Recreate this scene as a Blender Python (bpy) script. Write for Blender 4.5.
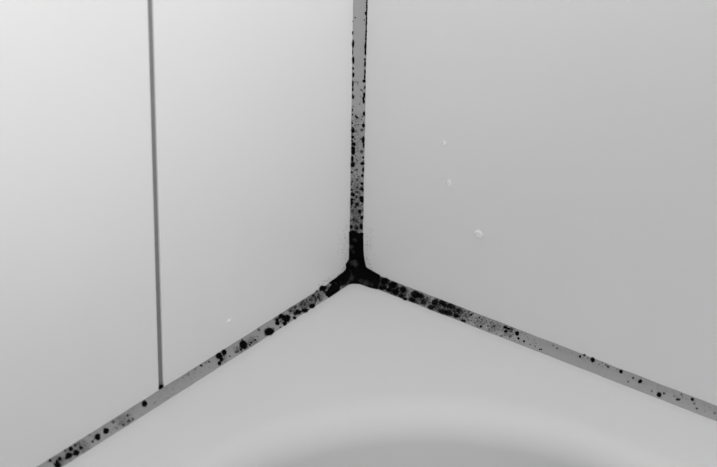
import bpy, math, random
from mathutils import Vector, Matrix, noise
from mathutils.bvhtree import BVHTree

for o in list(bpy.data.objects):
    bpy.data.objects.remove(o)
scene = bpy.context.scene
random.seed(7)

# ------------------------------------------------------------------ camera
W, H, FPX = 717, 467, 2425.2
CAM = Vector((0.79476, -1.05869, 0.74821))
YAW, PITCH, ROLL = 2.21326, -0.49756, 0.01706
fwd = Vector((math.cos(PITCH) * math.cos(YAW), math.cos(PITCH) * math.sin(YAW), math.sin(PITCH)))
r0 = fwd.cross(Vector((0, 0, 1))).normalized()
u0 = r0.cross(fwd)
right = math.cos(ROLL) * r0 + math.sin(ROLL) * u0
up = -math.sin(ROLL) * r0 + math.cos(ROLL) * u0
cd = bpy.data.cameras.new('camera')
cam = bpy.data.objects.new('camera', cd)
scene.collection.objects.link(cam)
cam.matrix_world = Matrix(((right.x, up.x, -fwd.x, CAM.x), (right.y, up.y, -fwd.y, CAM.y),
                           (right.z, up.z, -fwd.z, CAM.z), (0, 0, 0, 1)))
cd.sensor_width = 36.0
cd.lens = FPX * 36.0 / W
cd.clip_start = 0.01
cd.dof.use_dof = True
cd.dof.focus_distance = 1.46
cd.dof.aperture_fstop = 11.5
scene.camera = cam

# ------------------------------------------------------------------ light
world = bpy.data.worlds.new('world')
scene.world = world
world.use_nodes = True
world.node_tree.nodes['Background'].inputs[0].default_value = (1, 1, 1, 1)
world.node_tree.nodes['Background'].inputs[1].default_value = 1.32

def area(name, loc, target, size, watts):
    d = bpy.data.lights.new(name, 'AREA')
    d.shape = 'DISK'
    d.size = size
    d.energy = watts
    o = bpy.data.objects.new(name, d)
    scene.collection.objects.link(o)
    o.location = loc
    o.rotation_euler = (Vector(target) - Vector(loc)).to_track_quat('-Z', 'Y').to_euler()
    return o

area('overhead_fill', (0.13, -0.13, 2.3), (0.13, -0.13, 0.0), 0.22, 28.0)  # added unseen light, lifts the tub rim above the basin side

sd = bpy.data.lights.new('wall_fill_spot', 'SPOT')  # added unseen spot, its soft cone brightens the upper left wall
sd.energy = 160.0
sd.spot_size = math.radians(40)
sd.spot_blend = 1.0
sd.shadow_soft_size = 0.05
so = bpy.data.objects.new('wall_fill_spot', sd)
scene.collection.objects.link(so)
so.location = (1.6, -0.9, 1.2)
so.rotation_euler = (Vector((0.0, -0.25, 0.7)) - so.location).to_track_quat('-Z', 'Y').to_euler()

vs = scene.view_settings
vs.view_transform = 'Standard'
vs.look = 'None'
vs.gamma = 1.0
vs.use_curve_mapping = False
vs.exposure = 0.0

# ------------------------------------------------------------------ materials
def new_mat(name):
    m = bpy.data.materials.new(name)
    m.use_nodes = True
    nt = m.node_tree
    return m, nt, nt.nodes['Principled BSDF']

def mix_grey(nt, fac, a, b):
    n = nt.nodes.new('ShaderNodeMix')
    n.data_type = 'RGBA'
    n.inputs[6].default_value = (a, a, a, 1)
    n.inputs[7].default_value = (b, b, b, 1)
    nt.links.new(fac, n.inputs[0])
    return n.outputs[2]

def noise_node(nt, scale, detail=3, rough=0.5):
    tc = nt.nodes.new('ShaderNodeTexCoord')
    n = nt.nodes.new('ShaderNodeTexNoise')
    n.inputs['Scale'].default_value = scale
    n.inputs['Detail'].default_value = detail
    n.inputs['Roughness'].default_value = rough
    nt.links.new(tc.outputs['Object'], n.inputs['Vector'])
    return n.outputs['Fac']

def surface(name, a, b, scale, rough, bump=0.0, bscale=200, spec=0.5):
    m, nt, p = new_mat(name)
    nt.links.new(mix_grey(nt, noise_node(nt, scale), a, b), p.inputs['Base Color'])
    p.inputs['Roughness'].default_value = rough
    p.inputs['Specular IOR Level'].default_value = spec
    if bump:
        bp = nt.nodes.new('ShaderNodeBump')
        bp.inputs['Strength'].default_value = bump
        bp.inputs['Distance'].default_value = 0.0005
        nt.links.new(noise_node(nt, bscale, 4, 0.6), bp.inputs['Height'])
        nt.links.new(bp.outputs[0], p.inputs['Normal'])
    return m

M_TILE = surface('glazed_tile', 0.56, 0.585, 9, 0.33, 0.10, 120)
M_BACK = surface('wall_mortar', 0.45, 0.5, 30, 0.9)
M_GROUT = surface('grey_grout', 0.13, 0.17, 260, 0.85, 0.5, 900)
M_TUB = surface('white_acrylic', 0.365, 0.375, 5, 0.60, 0.04, 60, 0.22)
M_FLOOR = surface('floor_stone', 0.22, 0.26, 6, 0.6)
M_SIL = surface('grey_silicone', 0.225, 0.255, 320, 0.5, 0.35, 700, 0.3)
M_SIL_TUB = surface('grey_silicone_shaded', 0.155, 0.18, 320, 0.5, 0.35, 700, 0.3)   # bath joint: same sealant, colour darkened against the overhead light

def mould_mat(name, lo, hi, nz, nscale, a=0.0004, b=0.002):
    """thin film of mould: opaque where the growth is dense, patchy where it is thin"""
    m, nt, p = new_mat(name)
    at = nt.nodes.new('ShaderNodeAttribute')
    at.attribute_name = 'mould_amount'
    n = noise_node(nt, nscale, 4, 0.65)
    sub = nt.nodes.new('ShaderNodeMath'); sub.operation = 'SUBTRACT'
    sub.inputs[1].default_value = 0.5
    nt.links.new(n, sub.inputs[0])
    mad = nt.nodes.new('ShaderNodeMath'); mad.operation = 'MULTIPLY_ADD'
    mad.inputs[1].default_value = nz
    nt.links.new(sub.outputs[0], mad.inputs[0])
    nt.links.new(at.outputs['Fac'], mad.inputs[2])
    mr = nt.nodes.new('ShaderNodeMapRange')
    mr.interpolation_type = 'SMOOTHSTEP'
    mr.inputs['From Min'].default_value = lo
    mr.inputs['From Max'].default_value = hi
    nt.links.new(mad.outputs[0], mr.inputs['Value'])
    st = nt.nodes.new('ShaderNodeAttribute')
    st.attribute_name = 'mould_strength'
    mu = nt.nodes.new('ShaderNodeMath'); mu.operation = 'MULTIPLY'
    nt.links.new(mr.outputs[0], mu.inputs[0])
    nt.links.new(st.outputs['Fac'], mu.inputs[1])
    nt.links.new(mu.outputs[0], p.inputs['Alpha'])
    nt.links.new(mix_grey(nt, noise_node(nt, 900), a, b), p.inputs['Base Color'])
    p.inputs['Roughness'].default_value = 0.9
    p.inputs['Specular IOR Level'].default_value = 0.03
    return m

M_MOULD = mould_mat('black_mould', 0.08, 0.85, 0.9, 1100)
M_FILM = mould_mat('mould_film', 0.05, 0.95, 1.5, 900)

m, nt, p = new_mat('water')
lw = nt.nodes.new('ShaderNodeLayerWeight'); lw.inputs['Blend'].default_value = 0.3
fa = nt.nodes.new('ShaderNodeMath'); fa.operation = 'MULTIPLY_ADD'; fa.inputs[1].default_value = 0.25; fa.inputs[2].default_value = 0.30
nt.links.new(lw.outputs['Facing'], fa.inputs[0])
nt.links.new(fa.outputs[0], p.inputs['Alpha'])          # translucent white: brightness of light focused by a drop, put into colour
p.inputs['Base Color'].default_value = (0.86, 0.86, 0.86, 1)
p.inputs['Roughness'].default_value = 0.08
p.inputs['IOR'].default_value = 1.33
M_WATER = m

# ------------------------------------------------------------------ helpers
def mesh_obj(name, verts, faces, mat, parent=None, smooth=False, dens=None, strength=None):
    me = bpy.data.meshes.new(name)
    me.from_pydata([tuple(v) for v in verts], [], faces)
    me.update()
    if smooth:
        me.polygons.foreach_set('use_smooth', [True] * len(me.polygons))
    if dens is not None:
        a = me.attributes.new('mould_amount', 'FLOAT', 'POINT')
        a.data.foreach_set('value', dens)
        a = me.attributes.new('mould_strength', 'FLOAT', 'POINT')
        a.data.foreach_set('value', strength or [1.0] * len(dens))
    me.materials.append(mat)
    o = bpy.data.objects.new(name, me)
    scene.collection.objects.link(o)
    if parent:
        o.parent = parent
    return o

def box_data(lo, hi, bev=0.0):
    """box; with bev the edges of every face are chamfered"""
    import bmesh
    bm = bmesh.new()
    bmesh.ops.create_cube(bm, size=1.0)
    for v in bm.verts:
        v.co = Vector([(lo[i] + hi[i]) / 2 + v.co[i] * (hi[i] - lo[i]) for i in range(3)])
    if bev:
        bmesh.ops.bevel(bm, geom=list(bm.edges), offset=bev, segments=2, affect='EDGES', profile=0.5)
    bm.verts.index_update()
    V = [v.co.copy() for v in bm.verts]
    F = [[v.index for v in f.verts] for f in bm.faces]
    bm.free()
    return V, F

def box(name, lo, hi, mat, parent=None, bev=0.0):
    V, F = box_data(lo, hi, bev)
    return mesh_obj(name, V, F, mat, parent)

def pixel_ray(x, y):
    return (fwd * FPX + right * (x - W / 2) - up * (y - H / 2)).normalized()

# ------------------------------------------------------------------ room
LEN_L, LEN_R, HIGH, FLOOR_Z = 1.72, 1.60, 1.85, -0.56
TT, GW, GREC = 0.007, 0.0042, 0.0013     # tile thickness, joint width, joint depth

fl = box('floor', (-0.06, -4.0, FLOOR_Z - 0.05), (4.0, 0.06, FLOOR_Z), M_FLOOR)
fl['kind'] = 'structure'
wl = box('wall_left', (-0.06, -LEN_L, FLOOR_Z), (-TT, 0.06, HIGH), M_BACK)
wl['kind'] = 'structure'
wr = box('wall_right', (-TT + 0.0002, TT, FLOOR_Z), (LEN_R, 0.06, HIGH), M_BACK)
wr['kind'] = 'structure'
for w_, lab in ((wl, 'white glazed tile wall with a grey vertical joint'), (wr, 'plain white glazed tile wall with water drops')):
    w_['label'] = lab
    w_['category'] = 'wall'
wl_g = box('grout', (-TT, -LEN_L, 0.004), (-GREC, -0.0005, HIGH), M_GROUT, wl)
wr_g = box('grout', (0.0005, GREC, 0.004), (LEN_R, TT, HIGH), M_GROUT, wr)

ROWS = [0.003, 0.62, 1.24, HIGH]
GROUT_Y = 0.1824
cols_l = [0.0015, GROUT_Y, GROUT_Y + 0.4, GROUT_Y + 0.8, GROUT_Y + 1.2, LEN_L]
cols_r = [0.0015, 0.4, 0.8, 1.2, LEN_R]
for i in range(len(ROWS) - 1):
    z0 = ROWS[i] + (GW / 2 if i else 0)
    z1 = ROWS[i + 1] - GW / 2
    for j in range(len(cols_l) - 1):
        a = cols_l[j] + (GW / 2 if j else 0)
        b = cols_l[j + 1] - GW / 2
        box('tile', (-TT + 0.0001, -b, z0), (0, -a, z1), M_TILE, wl, 0.0006)
    for j in range(len(cols_r) - 1):
        a = cols_r[j] + (GW / 2 if j else 0)
        b = cols_r[j + 1] - GW / 2
        box('tile', (a, 0, z0), (b, TT - 0.0001, z1), M_TILE, wr, 0.0006)

# ------------------------------------------------------------------ bathtub
def rounded_rect(x0, x1, y0, y1, r, n=20):
    pts = []
    for cx, cy, a0 in ((x1 - r, y1 - r, 0), (x0 + r, y1 - r, 90), (x0 + r, y0 + r, 180), (x1 - r, y0 + r, 270)):
        for k in range(n + 1):
            a = math.radians(a0 + 90.0 * k / n)
            pts.append((cx + r * math.cos(a), cy + r * math.sin(a)))
    return pts

TX1, TY0 = 0.76, -1.70
BX0, BY1 = 0.055, -0.053            # start of the roll-over into the basin
rings = []
def ring(ins, z, r, outer=False):
    if outer:
        pts = rounded_rect(0.0006 + ins, TX1 - ins, TY0 + ins, -0.0006 - ins, r)
    else:
        pts = rounded_rect(BX0 + ins, TX1 - 0.06 - ins, TY0 + 0.09 + ins, BY1 - ins, r)
    rings.append([Vector((x, y, z)) for x, y in pts])
ring(0.010, FLOOR_Z + 0.001, 0.004, True)
ring(0.010, -0.045, 0.004, True)
ring(0.0, -0.040, 0.004, True)
ring(0.0, -0.004, 0.004, True)
ring(0.0012, -0.0012, 0.004, True)
ring(0.004, 0.0, 0.004, True)
ring(0.012, 0.0, 0.010, True)
R0 = 0.150
ring(0.0, 0.0, R0)
# roll-over: circular arc of radius RR turning 76 degrees, then the sloping basin side
RR, TURN = 0.024, 74
for k in range(1, 15):
    a = math.radians(TURN * k / 14)
    ring(RR * math.sin(a), -RR * (1 - math.cos(a)), R0 - 0.25 * RR * math.sin(a))
ins, z = RR * math.sin(math.radians(TURN)), -RR * (1 - math.cos(math.radians(TURN)))
rc = R0 - 0.25 * ins
for k in range(1, 9):
    d = 0.255 * k / 8
    ring(ins + d * math.cos(math.radians(TURN)), z - d * math.sin(math.radians(TURN)), rc)
i2, z2 = ins + 0.255 * math.cos(math.radians(TURN)), z - 0.255 * math.sin(math.radians(TURN))
for k in range(1, 9):
    a = math.radians(TURN * (1 - k / 8))
    a1 = math.radians(TURN)
    ring(i2 + 0.09 * (math.sin(a1) - math.sin(a)), z2 - 0.09 * (math.cos(a) - math.cos(a1)), rc)
V = [v for rg in rings for v in rg]
n = len(rings[0])
F = []
for i in range(len(rings) - 1):
    for j in range(n):
        k = (j + 1) % n
        F.append((i * n + j, i * n + k, (i + 1) * n + k, (i + 1) * n + j))
F.append([(len(rings) - 1) * n + j for j in range(n)])
tub = mesh_obj('bathtub', V, F, M_TUB, smooth=True)
tub['label'] = 'glossy white bathtub with flat rim and rounded basin below the tiles'
tub['category'] = 'bathtub'
tub_V, tub_F = V, F

# ------------------------------------------------------------------ silicone sealant
seal = bpy.data.objects.new('sealant', None)
scene.collection.objects.link(seal)
seal['label'] = 'grey silicone sealant with black mould along the corner joints of tiles and bathtub'
seal['category'] = 'sealant'

# every bead: leg on its first surface, leg on its second surface, length
WL1, WL2 = 0.00536, 0.00527
WR1, WR2 = 0.00591, 0.00599
WV1, WV2 = 0.00600, 0.00607
KC = 0.0112                          # beads start this far from the corner, the corner fillet fills the rest
SAG, NPROF = 0.10, 8

def prof(a, b):
    """concave line from (0,a) on the first surface to (b,0) on the second"""
    out = []
    for k in range(NPROF + 1):
        t = k / NPROF
        x, y = b * t, a * (1 - t)
        s = 1 - SAG * 4 * t * (1 - t) * 1.1
        out.append((x * s if 0 < k < NPROF else x, y * s if 0 < k < NPROF else y))
    out[0] = (0.0, out[0][1])
    out[-1] = (out[-1][0], 0.00001)
    return out
bead_maps = {
    'L': (lambda s, q: Vector((q[0], -s, q[1])), WL1, WL2, 1.69),   # q = (from wall, above rim)
    'R': (lambda s, q: Vector((s, -q[0], q[1])), WR1, WR2, 0.755),
    'V': (lambda s, q: Vector((q[1], -q[0], s)), WV2, WV1, HIGH - 0.002),
}
def bead_mesh(key):
    fn, a, b, length = bead_maps[key]
    ss, s = [], KC
    while s < 0.42:
        ss.append(s)
        s += 0.004
    while s < length:
        ss.append(s)
        s += 0.06
    ss.append(length)
    V, F = [], []
    for i, s in enumerate(ss):
        g = min(1.0, i / 6)
        wa = a * (1 + g * 0.05 * noise.noise(Vector((s * 70, ord(key), 0))) + g * 0.03 * noise.noise(Vector((s * 260, ord(key), 5))))
        wb = b * (1 + g * 0.05 * noise.noise(Vector((s * 70, ord(key), 9))) + g * 0.03 * noise.noise(Vector((s * 260, ord(key), 14))))
        pr = prof(wa, wb)
        for q in pr:
            V.append(fn(s, q))
        V += [fn(s, pr[-1]), fn(s, (0.0, 0.00001)), fn(s, pr[0])]     # hidden back in the joint
    m = NPROF + 4
    for i in range(len(ss) - 1):
        for j in range(m - 1):
            if j == NPROF:
                continue
            k = j + 1
            F.append((i * m + j, i * m + k, (i + 1) * m + k, (i + 1) * m + j))
    e = len(V)
    V += [v.copy() for v in V[-m:-2]]
    F.append(list(range(e, len(V))))
    if key in 'LV':
        F = [f[::-1] for f in F]
    return V, F
bead = {}
surf_V, surf_F, surf_own = [], [], []
def add_surf(V, F, own):
    o = len(surf_V)
    surf_V.extend(V)
    surf_F.extend([[i + o for i in f] for f in F])
    surf_own.extend([own] * len(F))
bl = {'L': 'spotted sealant strip between the jointed tile wall and the bathtub',
      'R': 'sealant strip between the plain tile wall and the bathtub, mouldy near the corner',
      'V': 'upright sealant strip in the wall corner with mould along both edges'}
for key in 'LRV':
    V, F = bead_mesh(key)
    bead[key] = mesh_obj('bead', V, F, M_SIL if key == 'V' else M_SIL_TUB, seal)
    bead[key]['label'] = bl[key]
    me = bead[key].data
    me.polygons.foreach_set('use_smooth', [len(p_.vertices) == 4 for p_ in me.polygons])
    add_surf(V, F, key)

# corner fillet where the three beads meet
def arc(p0, p1, inner, nseg=8):
    """points p0..p1 bowed a little towards 'inner'"""
    out = []
    for k in range(nseg):
        t = k / nseg
        out.append(p0.lerp(p1, t) + inner * (4 * t * (1 - t)))
    return out
def bead_end(key, flip=False):
    fn, a, b, _ = bead_maps[key]
    pts = [fn(KC, q) for q in prof(a, b)]
    return pts[::-1] if flip else pts
loop = []
vL = bead_end('V', True)     # right-wall side -> left-wall side ? resolved by position below
if vL[0].x < vL[-1].x:
    vL = vL[::-1]            # start on the right wall (large x), end on the left wall
lL = bead_end('L')           # wall -> rim
rL = bead_end('R', True)     # rim -> wall
loop += vL[:-1]
loop += arc(vL[-1], lL[0], Vector((0, 0.0009, -0.0009)))
loop += lL[:-1]
loop += arc(lL[-1], rL[0], Vector((-0.0009, 0.0009, 0)))
loop += rL[:-1]
loop += arc(rL[-1], vL[0], Vector((-0.0009, 0, -0.0009)))
cen = Vector((0.0044, -0.0044, 0.0044))
V = [cen]
NR = 6
m = len(loop)
for i in range(1, NR + 1):
    t = i / NR
    for v in loop:
        pt = cen.lerp(v, t)
        V.append(pt - Vector((1, -1, 1)) * 0.0010 * (t * (1 - t)))
F = [(0, 1 + (j + 1) % m, 1 + j) for j in range(m)]
for i in range(NR - 1):
    for j in range(m):
        k = (j + 1) % m
        F.append((1 + i * m + j, 1 + i * m + k, 1 + (i + 1) * m + k, 1 + (i + 1) * m + j))
# back of the fillet, pushed into the joint
V.append(Vector((0.0, 0.0, 0.00001)))
e = len(V)
V += [v.copy() for v in V[1 + (NR - 1) * m:1 + NR * m]]
F += [(e - 1, e + j, e + (j + 1) % m) for j in range(m)]
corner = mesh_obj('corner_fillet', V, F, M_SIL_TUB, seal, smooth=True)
corner['label'] = 'thick blackened sealant fillet where the three strips meet'
add_surf(V, F, 'C')

# surfaces that mould grows on
add_surf([Vector(c) for c in ((0, 0, 0), (0, -1, 0), (0, -1, 1), (0, 0, 1))], [(0, 1, 2, 3)], 'WL')
add_surf([Vector(c) for c in ((0, 0, 0), (1, 0, 0), (1, 0, 1), (0, 0, 1))], [(0, 1, 2, 3)], 'WR')
add_surf([Vector(c) for c in ((0, 0, 0), (.05, 0, 0), (.05, -.05, 0), (0, -.05, 0))], [(0, 1, 2, 3)], 'T')
add_surf(tub_V, tub_F, 'T')
bvh = BVHTree.FromPolygons(surf_V, surf_F)

def hit(x, y, lift):
    d = pixel_ray(x, y)
    loc, nor, idx, dist = bvh.ray_cast(CAM, d)
    if loc is None:
        return None, None
    if nor.dot(d) > 0:
        nor = -nor
    return loc + nor * lift, surf_own[idx]

PX = 1.52 / FPX                      # metres per photo pixel at the corner

def spot_data(x, y, rx, ry, dens, ang=0.0):
    """irregular low dome of mould draped on the surface it grows on"""
    nseg = 14 if max(rx, ry) > 1.4 else 9
    ca, sa = math.cos(ang), math.sin(ang)
    hgt = min(0.00028, 0.10 * min(rx, ry) * PX + 0.00004)
    ph = random.uniform(0, 100)
    V, D = [], []
    c, own = hit(x, y, hgt)
    V.append(c); D.append(1.0)
    for rr, hh, dd in ((0.5, 0.85, 1.0), (0.85, 0.5, 0.72), (1.12, 0.25, 0.28), (1.4, 0.1, 0.0)):
        for k in range(nseg):
            a = 2 * math.pi * k / nseg
            wob = 1 + 0.26 * noise.noise(Vector((math.cos(a) * 1.2, math.sin(a) * 1.2, ph))) + 0.12 * noise.noise(Vector((math.cos(a) * 2.6, math.sin(a) * 2.6, ph + 31)))
            ex, ey = rx * rr * wob * math.cos(a), ry * rr * wob * math.sin(a)
            pt, _ = hit(x + ex * ca - ey * sa, y + ex * sa + ey * ca, max(0.00002, hgt * hh))
            V.append(pt); D.append(dd)
    F = [(0, 1 + k, 1 + (k + 1) % nseg) for k in range(nseg)]
    for r_ in range(3):
        for k in range(nseg):
            j = (k + 1) % nseg
            F.append((1 + r_ * nseg + k, 1 + (r_ + 1) * nseg + k, 1 + (r_ + 1) * nseg + j, 1 + r_ * nseg + j))
    return V, F, D, [dens] * len(V), own

owner = {'L': bead['L'], 'R': bead['R'], 'V': bead['V'], 'C': corner, 'WL': wl, 'WR': wr, 'T': corner}
small = {}
def spot(x, y, rx, ry=None, d=1.0, ang=0.0, own=None):
    ry = ry or rx
    if rx > 1.2:
        rx, ry = rx * 0.93, ry * 0.93
    if own == 'R' and rx > 2 and x < 470:
        d *= 0.9 if x < 408 else 0.8
    V, F, D, S, o = spot_data(x, y, rx, ry, d, ang)
    o = own or o
    if max(rx, ry) >= 1.9 and o in ('L', 'R', 'V', 'C'):
        mesh_obj('mould_spot', V, F, M_MOULD, owner[o], True, D, S)
    else:
        s = small.setdefault(o, ([], [], [], []))
        b = len(s[0])
        s[0].extend(V)
        s[1].extend([[i + b for i in f] for f in F])
        s[2].extend(D)
        s[3].extend(S)

def inside(poly, x, y):
    c = False
    for i in range(len(poly)):
        x1, y1 = poly[i]
        x2, y2 = poly[i - 1]
        if (y1 > y) != (y2 > y) and x < (x2 - x1) * (y - y1) / (y2 - y1) + x1:
            c = not c
    return c
def edge_dist(poly, x, y):
    b = 1e9
    for i in range(len(poly)):
        x1, y1 = poly[i]
        x2, y2 = poly[i - 1]
        dx, dy = x2 - x1, y2 - y1
        t = max(0, min(1, ((x - x1) * dx + (y - y1) * dy) / (dx * dx + dy * dy)))
        b = min(b, math.hypot(x - x1 - t * dx, y - y1 - t * dy))
    return b

def patch(own, fn, bbox, mat, step=0.7, lift=0.00006, thin=()):
    """film of mould draped over the sealant; fn gives its density at a photo position"""
    x0, y0, x1, y1 = bbox
    nx, ny = int((x1 - x0) / step) + 1, int((y1 - y0) / step) + 1
    D, P = {}, {}
    for i in range(nx + 1):
        for j in range(ny + 1):
            x, y = x0 + i * step, y0 + j * step
            D[i, j] = fn(x, y)
    V, F, DD, SS, idx = [], [], [], [], {}
    def thinning(x, y):
        t = 1.0
        x += 1.6 * noise.noise(Vector((x * .35, y * .35, 3)))
        y += 1.6 * noise.noise(Vector((x * .35, y * .35, 8)))
        for hx, hy, hr, amt in thin:
            e = math.hypot(x - hx, y - hy) / (hr * 1.3)
            if e < 1:
                t *= 1 - 0.42 * amt * (1 - e * e)
        return t
    def vid(k):
        if k not in idx:
            pt, _ = hit(x0 + k[0] * step, y0 + k[1] * step, lift)
            idx[k] = len(V)
            V.append(pt)
            DD.append(max(0.0, D[k]))
            SS.append(thinning(x0 + k[0] * step, y0 + k[1] * step))
        return idx[k]
    for i in range(nx):
        for j in range(ny):
            q = [(i, j), (i, j + 1), (i + 1, j + 1), (i + 1, j)]
            if max(D[k] for k in q) > 0:
                F.append([vid(k) for k in q])
    return mesh_obj('mould_patch', V, F, mat, owner[own], True, DD, SS)

def poly_fn(poly, soft=0.9, grow=0.3):
    def f(x, y):
        e = edge_dist(poly, x, y)
        s = e if inside(poly, x, y) else -e
        return max(0.0, min(1.0, (s + grow + soft / 2) / soft))
    return f
def bbox_of(poly, m=2):
    xs, ys = [q[0] for q in poly], [q[1] for q in poly]
    return min(xs) - m, min(ys) - m, max(xs) + m, max(ys) + m

# --- black masses around the corner (outline of the growth on the sealant)
P_V = [(349.2, 232), (353, 230.6), (358, 233.2), (363, 234.2), (363.3, 250), (363.8, 258), (349.0, 260), (349.4, 245)]
P_C = [(349.3, 259), (363.7, 257), (366, 267.2), (372, 270.8), (379.8, 275.2), (379, 282), (377.3, 289.2), (371, 287.8),
       (366, 286.2), (360, 283.8), (352, 283.5), (347.5, 284.6), (343.5, 284), (340.5, 280.5), (339, 276), (344, 272.3), (346.4, 268), (345.8, 264.5)]
P_L = [(344, 271.5), (349, 268), (350, 276), (346.5, 281.5), (340, 285.6), (339.3, 290.3), (329, 297.5), (325.2, 294.8), (329, 288.3),
       (332, 284.6), (329, 282.8), (337, 277.2)]
patch('V', poly_fn(P_V), bbox_of(P_V), M_MOULD, thin=[(350.6, 247, 2.6, .8), (355, 239.8, 2.4, .6), (353, 251.5, 2, .5)])
patch('C', poly_fn(P_C), bbox_of(P_C), M_MOULD, thin=[(353.3, 262.5, 3.6, .8), (355.5, 265, 2.5, .5), (351, 277.5, 3.4, .75), (366, 283, 3.2, .8), (348, 272, 3, .55), (360.5, 281, 2.6, .6), (347, 283, 3, .8), (372, 284.8, 2.4, .6)], lift=0.00009)
patch('L', poly_fn(P_L), bbox_of(P_L), M_MOULD, thin=[(343, 283, 3, .7), (335, 283.5, 2, .4), (332.5, 290.5, 1.8, .4)], lift=0.00012)

# --- thin grey films: (x, y, rx, ry, density)
def film(own, blobs):
    def f(x, y):
        s = 0.0
        for bx, by, rx, ry, d in blobs:
            e = ((x - bx) / rx) ** 2 + ((y - by) / ry) ** 2
            if e < 1:
                s = max(s, d * (1 - e) ** 0.6)
        if own == 'L':
            lim = (x > 300 and 0 or 0)
        return s
    xs0 = min(b[0] - b[2] for b in blobs); xs1 = max(b[0] + b[2] for b in blobs)
    ys0 = min(b[1] - b[3] for b in blobs); ys1 = max(b[1] + b[3] for b in blobs)
    def g(x, y):
        d = f(x, y)
        if d <= 0:
            return 0.0
        _, o = hit(x, y, 0)
        return d if o in ('L', 'R', 'V', 'C') else 0.0
    return patch(own, g, (xs0, ys0, xs1, ys1), M_FILM, lift=0.00003)
film('V', [(356.5, y, 8, 9, .36 + .14 * (y - 180) / 50) for y in range(182, 236, 6)] + [(356.5, y, 8, 10, .24) for y in range(120, 182, 8)])
film('L', [(304, 304, 8, 7, .55), (292, 310, 6, 5, .5), (296, 311, 6, 5, .5), (281, 318, 8, 7, .5), (318, 296, 8, 7, .48), (312, 299, 7, 7, .5),
           (335, 289, 8, 6, .6), (343, 285, 5, 4, .6), (326, 289, 6, 7, .5)])
film('L', [(239, 350, 6, 5, .38), (253, 341, 9, 6, .35), (246, 346, 8, 6, .35)])
film('L', [(222, 357, 6, 7, .42)])
film('L', [(125, 421, 12, 8, .34)])
film('L', [(80, 447, 12, 8, .38), (60, 460, 10, 8, .42), (70, 454, 10, 8, .38)])
film('R', [(383, 283, 9, 10, .76), (393, 288, 10, 10, .70), (403, 293, 8, 8, .62), (416, 298, 10, 8, .66), (424, 301, 8, 7, .58), (437, 306, 10, 9, .6),
           (447, 309, 11, 9, .62), (457, 312, 9, 8, .66), (466, 316, 8, 8, .40), (480, 322, 10, 8, .34), (494, 327, 9, 8, .34), (508, 330, 8, 7, .42)])

# --- single mould spots: (x, y, rx[, ry[, density[, angle]]]) in photo positions
LEFT = [(49.9, 460.6, 1.9, 1.9, .8), (57.3, 465.5, 3.6), (59.6, 458.6, 2.0), (57.1, 461.3, 1.8, 1.8, .7), (68.7, 455.4, 3.2), (66.4, 458.1, 1.5),
        (71, 448.9, 2.3), (75.2, 445.2, 1.5, 1.5, .5), (80.6, 447.7, 1.9, 1.9, .9), (76.3, 452.7, 3.2), (72.2, 454.7, 1.3, 1.3, .6), (64.9, 450.5, 1.4, 1.4, .45),
        (92.7, 441.5, 1.4, 1.4, .7), (97.6, 436.9, 3.3), (89.3, 435.1, 1.2, 1.2, .4), (83.3, 441.1, .9, .9, .3), (106.1, 431.1, 3.3), (113.1, 422.1, 1.8, 1.8, .5),
        (127.6, 415.3, 1.5, 1.5, .6), (123.4, 425, 1.4, 1.4, .5), (128.5, 421.1, 1.5, 1.5, .45), (132.8, 418.9, 1.1, 1.1, .55), (117, 428.2, 1.2, 1.2, .35),
        (144.6, 403.6, 2.7, 3.5), (161.0, 386.6, 2.9, 1.8, 1, -.75),
        (188.5, 374, 1, 1, .4), (195.2, 369.3, .9, .9, .5), (201.1, 365.7, 1.1, 1.1, .6), (205.9, 362.8, 1, 1, .4), (177.6, 380.8, .8, .8, .3), (183, 377.6, .7, .7, .3),
        (208.5, 361.6, 1, 1, .5), (219.0, 355.7, 3.3), (224, 352.4, 2.9), (219.5, 363.4, 2.1, 2.1, .95), (221.2, 359.4, 2.2, 2.4, .85), (243.4, 344.8, 4.1, 4.8, 1, -.2),
        (229.8, 356.4, .8), (240.9, 349.6, 1.5, 1.4, .8), (235.7, 352.1, 1.2, 1.0, .7), (238, 351.5, .8, .8, .6), (255.2, 339.9, 1.3, 1), (251, 342.5, 1.1, 1), (250.1, 344.6, .8, .8, .8),
        (258.5, 329.6, 1.3, 1.3, .4), (209.6, 361.8, 1.2, 1.2, .35), (201.3, 365.6, 1.5, 1.3, .6), (234, 347.6, .8, .8, .3), (209, 367.5, .7, .7, .3),
        (269.3, 331.5, 5.2, 4.2), (286.6, 318.5, 3.9), (281.0, 316.2, 2.4), (277.2, 323.1, 2.4), (277, 319.8, 1.9, 1.9, .8), (284.7, 323.7, 2.3), (280.2, 327.3, .8), (294.6, 317.9, 1.9, 1.7),
        (298.2, 311.8, 3.2, 2.6, .8), (304.6, 310.6, 3.8, 2.3, .95), (295.6, 306.7, 1.7, 1.7, .5), (295, 313.8, 2, 2, .6), (259, 329.8, 1.4, 1.4, .4), (290.5, 311, 1.6, 1.3, .45),
        (283, 318.2, 1.2, 2.2, .8), (322.5, 288.5, 3.7, 3.1), (312.2, 305.9, 3.2, 2.6), (316.7, 291.1, 1.3, 1), (313.6, 295.6, 1, 1, .8), (318, 297, 1.4, 1.2, .7), (316, 299.5, 1, 1, .7), (320.5, 300.5, .8, .8, .6),
        (310, 300, 1.4, 1.2, .5), (325, 292.2, 1.1, 1.4, .7)]
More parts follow.
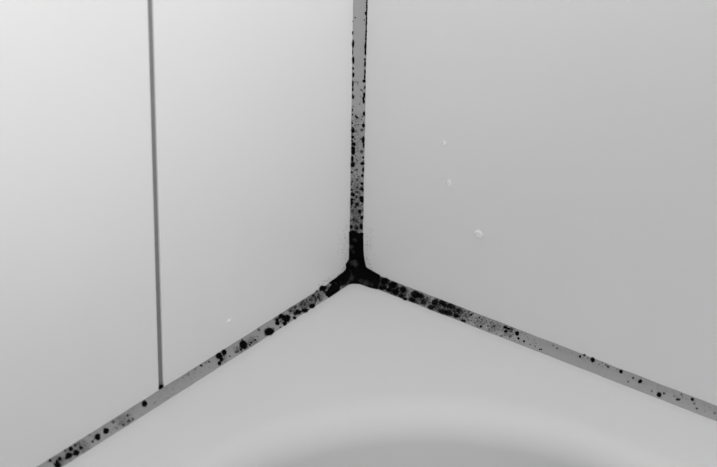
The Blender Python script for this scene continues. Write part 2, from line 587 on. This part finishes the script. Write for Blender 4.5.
RIGHT = [(384.9, 281, 4.2, 3.2), (382.4, 288.0, 4.6, 2.2), (392.4, 285.2, 4.4, 3.8), (395.6, 292.3, 3.9, 3.2), (389, 289.9, 3.4, 2.2), (403.3, 289.4, 3.2, 3.7, .95), (401.4, 296.1, 3.0, 2.0), (405, 299, 2.6, 1.8),
         (398, 288.5, 1.6, 1.4, .6), (415.5, 294.3, 4.6, 3.6, 1, .3), (421, 296, 3.6, 2.8, .95, .3), (412.2, 300.2, 4.4, 2.3, 1, .25), (423.1, 302.4, 2.7, 2.4, .65), (430.8, 307.3, 3.4, 2.5, .95), (435.3, 302.1, 3.5, 3.3, .95),
         (442.4, 302.8, 4.4, 2.6, .95, .35), (451.4, 306, 4.4, 2.3, .9, .35), (445, 305.5, 2.4, 1.8, .75), (442.4, 311.8, 4.3, 2.2, .95, .35), (448.4, 313, 4.4, 2.6, .95, .35), (455.9, 315.6, 3.4, 2.0, .9, .35), (459, 310, 2.4, 1.8, .55),
         (463.5, 320.8, 3, 1.6, .95, .35), (471.6, 314.7, 1.3, 1.3, .65), (479.3, 317.6, .8), (480.8, 326.6, 1.3), (505.2, 327.3, 2.3, 1.4, 1, .3), (508.7, 328.7, 1.5, 1.2), (505.7, 331.4, 1.8, 1.4, .95),
         (501.4, 335.9, 1.3, 1, .6), (494.3, 326, .8, .8, .6), (490.5, 322.8, .8, .8, .6), (517.1, 333.4, 2.3), (512.2, 329.6, 1.6, 1.2, .5), (518.6, 338.5, 1.2), (524, 341.2, 1.1), (510.3, 336.3, 1.8, 1.4, .4),
         (530.2, 344.4, .8, .8, .6), (539.6, 349.4, .8), (541.4, 349.4, .8), (553.3, 345.3, .9, .9, .6), (557.2, 348.2, 1, 1, .6), (535.3, 346.6, .7, .7, .5), (580.1, 356.6, 1.4), (584.4, 355.1, 1.3), (592.9, 359.8, 2.3, 2.8, 1, -.3),
         (587.8, 358.1, .8, .8, .6), (608.2, 366.8, 1.5, 1.1, .75, .5), (605.8, 365.2, .9, .9, .6), (621.1, 371.4, 2.0), (599, 364.3, .7, .7, .5), (617, 369.5, .7, .7, .6), (602, 362.8, .7, .7, .5), (627.9, 381.9, .8, .8, .35),
         (640.1, 381.4, 2.2), (633.2, 378, 1.1, 1.1, .75), (651.7, 391.1, 1, 1, .5), (659.2, 394.7, 2.6), (664, 393.4, 1.3, 1.2, .8), (678.1, 399.4, 2.5, 1.4, .7), (674.2, 395.9, 1, 1, .35), (692.5, 399.4, 1.8),
         (694.4, 403.6, 1, 1, .55), (696.8, 408.4, 1.2, 1, .6), (681.5, 394.5, .9, .8, .7), (628.3, 381.4, .9, .9, .35), (714.7, 413.2, 1.2, 1.2, .4)]
VERT = [(355.3, 17.7, .8), (352.9, 21.4, .6, .8, .7), (352.7, 32.9, .8, 1.9), (353.0, 44.2, 1.2, 4.0), (353.2, 60.2, 1.2, 3.5), (353.1, 68.4, 1, 1.4), (353.2, 75, 1.1, 2.5), (352.8, 83.7, .9, 3.2), (352.8, 89.5, .8, 2),
        (353.1, 96.9, 1.2, 2.0), (352.7, 52, .6, 3, .9), (364.4, 20.1, 1, .8, .6), (366, 13.4, 1.2, 1.8), (365.5, 46, 1.2, 4), (365.4, 52, .9, 4), (364.9, 59.6, .8, 1.6), (365, 64, .9, 3), (364.9, 72, .8, 3), (364.6, 77, .8, 2.2),
        (364.0, 81, 1.7, 1.8), (364.8, 87, .8, 1.8), (364.2, 95, 1.3, 3.2), (363.3, 98.4, 1.1, 1.5), (355.2, 81.9, .9, .7, .55), (357.6, 82.2, 1.1, .8, .45), (361.2, 89.8, 1.0, .9, .6), (362.6, 91, .8, .8, .5),
        (363.8, 101.5, 1.1, 2.2), (364, 113.7, 1.2, 2.3), (363.4, 125.5, 1.7, 2.2), (361.8, 130, 1.6, 1.6, .5), (363.3, 139.6, 1.6, 3.3), (361, 139, 1.1, .9, .6), (363.6, 144.4, .9, 2.4), (352.9, 130.5, 1.9, 3.0), (352.7, 137, 1.6, 1.8),
        (353.6, 144.1, 2.3, 1.9), (353.3, 148.4, 1.9, 2.0), (356.7, 117.3, 1.2, 1.1), (355.4, 115.8, .8), (352.7, 109.8, .6, 1.6, .8), (352.6, 114.5, .8, 1), (352.2, 122.7, .5, .8), (358.3, 124.4, .6), (353.2, 106.5, .9, .7, .7),
        (353.2, 152, 2.2, 3.3), (352.3, 159, 1.4, 3.5), (352.8, 164.5, 2.4, 2.9), (362.3, 163.4, 2.4, 1.8), (361.8, 151.6, 2, 2, .55), (363.1, 157.5, 1.2), (362.9, 169.6, .9, 1.3), (362.5, 175.7, 1.4, 1.6), (361.9, 183.5, 1.7, 1.5), (361.8, 188.8, 1.8, 2.2),
        (361.6, 197.8, 2.2, 2.2), (352.1, 172.3, 1.1, 1.1, .85), (351.8, 189.8, 1.3, 1.1), (352.7, 194.6, 2.3, 2.1), (351.8, 199.4, 1.5, 1.6), (357, 187.5, 1.1, 1.1, .55), (356.9, 169.6, 1, .9, .5), (357, 192.3, 1.8, 1.4, .45), (356.4, 197, 1.5, 1.4, .55),
        (352.2, 182.1, .8, .8, .6), (361.8, 200.5, 2.0, 2.0), (351.8, 203, 1.4, 2.4), (357, 204.4, 2.1, 2, .8), (359.8, 211, 1.9, 2.1, .85), (361.9, 217.5, 1.6, 2), (361.2, 226.6, 1.9, 3.0), (351.3, 226.8, 1.6, 1.9), (352.2, 211, 1.6, 1.8, .5),
        (356.4, 221.2, 1.6, 1.4, .45), (356.4, 227.7, 2.4, 1.8, .6), (362.3, 204.2, .7), (361.8, 234.0, 2, 1.8), (355.2, 206.8, 1.3, 1.2, .6), (353.2, 219.8, 1.4, 1.6, .5)]
for L_, own in ((LEFT, 'L'), (RIGHT, 'R'), (VERT, 'V')):
    for s in L_:
        spot(*(list(s) + [None] * (3 - len(s))), own=own)
# dark line of growth down the right-hand edge of the upright strip
y = -8.0
while y < 44:
    l = random.uniform(1.3, 3.2)
    xe = 367.1 - 0.028 * y
    spot(xe - random.uniform(0, .3), y + l, random.uniform(.65, .95), l, 1, 0.02, 'V')
    y += l * 1.7
# scattered specks: the strips and the tiles next to the corner
def edge_line(p0, p1, t):
    return p0[0] + (p1[0] - p0[0]) * t, p0[1] + (p1[1] - p0[1]) * t
for k in range(95):
    yy = random.triangular(60, 232, 215)
    spot(random.uniform(352, 363.5), yy, random.uniform(.4, .9), None, random.uniform(.15, .55), 0, 'V')
for k in range(34):                  # along the left edge of the upright strip
    yy = random.uniform(90, 232)
    spot(352.4 - 0.012 * (yy - 90) + random.uniform(-.2, .6), yy, random.uniform(.4, .8), random.uniform(.5, 1.2), random.uniform(.6, 1), 0, 'V')
for k in range(26):
    yy = random.uniform(60, 232)
    spot(365.2 - 0.014 * (yy - 60) - random.uniform(0, .9), yy, random.uniform(.4, .8), random.uniform(.5, 1.3), random.uniform(.6, 1), 0, 'V')
for k in range(75):
    x = random.triangular(225, 330, 325)
    spot(x, 302.5 - 0.633 * (x - 310) + random.uniform(-6.5, 6.5), random.uniform(.35, .75), None, random.uniform(.35, .9), 0, 'L')
for k in range(45):
    x = random.uniform(45, 225)
    spot(x, 302.5 - 0.633 * (x - 310) + random.uniform(-6.5, 6.5), random.uniform(.35, .75), None, random.uniform(.15, .5), 0, 'L')
for k in range(110):
    x = random.triangular(380, 560, 470)
    spot(x, 294.5 + 0.389 * (x - 410) + random.uniform(-6, 6), random.uniform(.35, .75), None, random.uniform(.25, .8), 0, 'R')
for k in range(40):
    x = random.uniform(540, 717)
    spot(x, 294.5 + 0.389 * (x - 410) + random.uniform(-6, 6), random.uniform(.35, .65), None, random.uniform(.15, .5), 0, 'R')
for k in range(70):                  # tile left of the corner
    d = abs(random.gauss(0, 5)) + 1.0
    yy = random.uniform(225, 268)
    spot(348.6 - d, yy + random.uniform(0, .25) * d, random.uniform(.3, .5), None, random.uniform(.1, .55), 0, 'WL')
for k in range(35):
    x = random.uniform(318, 346)
    d = abs(random.gauss(0, 3)) + 1
    spot(x, 289 - 0.633 * (x - 318) - d, random.uniform(.3, .5), None, random.uniform(.15, .6), 0, 'WL')
for k in range(60):                  # tile right of the corner
    d = abs(random.gauss(0, 5)) + 1.0
    spot(364.5 + d, random.uniform(225, 266) + d * .25, random.uniform(.3, .5), None, random.uniform(.1, .5), 0, 'WR')
for o, (V, F, D, S) in small.items():
    ob = mesh_obj('mould_speckles', V, F, M_MOULD, owner[o], True, D, S)
    ob['kind'] = 'stuff'

# ------------------------------------------------------------------ water drops on the tiles
def droplet(x, y, rx, ry, hgt, label):
    c, own = hit(x, y, 0)
    nrm = Vector((1, 0, 0)) if own == 'WL' else Vector((0, -1, 0))
    side = Vector((0, 1, 0)) if own == 'WL' else Vector((1, 0, 0))
    # width seen obliquely: undo the foreshortening on that wall
    wx = rx * PX / abs(side.dot(right))
    wz = ry * PX / abs(Vector((0, 0, 1)).dot(up))
    NS, NRG = 24, 8
    V = [Vector((0, 0, 0)) + nrm * hgt]
    for i in range(1, NRG + 1):
        a = math.pi / 2 * i / NRG
        for k in range(NS):
            b = 2 * math.pi * k / NS
            zz = math.sin(b) * math.sin(a)
            taper = 1 - 0.30 * max(0, zz)                     # narrower towards the top
            sagf = 1 + 0.35 * max(0, -zz)                     # fuller at the bottom
            V.append(side * (math.cos(b) * math.sin(a) * wx * taper) + Vector((0, 0, 1)) * (zz * wz) + nrm * (hgt * math.cos(a) * sagf))
    F = [(0, 1 + k, 1 + (k + 1) % NS) for k in range(NS)]
    for i in range(NRG - 1):
        for k in range(NS):
            j = (k + 1) % NS
            F.append((1 + i * NS + k, 1 + (i + 1) * NS + k, 1 + (i + 1) * NS + j, 1 + i * NS + j))
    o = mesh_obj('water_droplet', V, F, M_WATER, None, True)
    import bmesh
    bm = bmesh.new(); bm.from_mesh(o.data)
    bmesh.ops.recalc_face_normals(bm, faces=bm.faces)
    bm.to_mesh(o.data); bm.free()
    o.location = c + nrm * 0.00002
    o['label'] = label
    o['category'] = 'water drop'
    o['group'] = 'water drops on the tile walls'
    return o
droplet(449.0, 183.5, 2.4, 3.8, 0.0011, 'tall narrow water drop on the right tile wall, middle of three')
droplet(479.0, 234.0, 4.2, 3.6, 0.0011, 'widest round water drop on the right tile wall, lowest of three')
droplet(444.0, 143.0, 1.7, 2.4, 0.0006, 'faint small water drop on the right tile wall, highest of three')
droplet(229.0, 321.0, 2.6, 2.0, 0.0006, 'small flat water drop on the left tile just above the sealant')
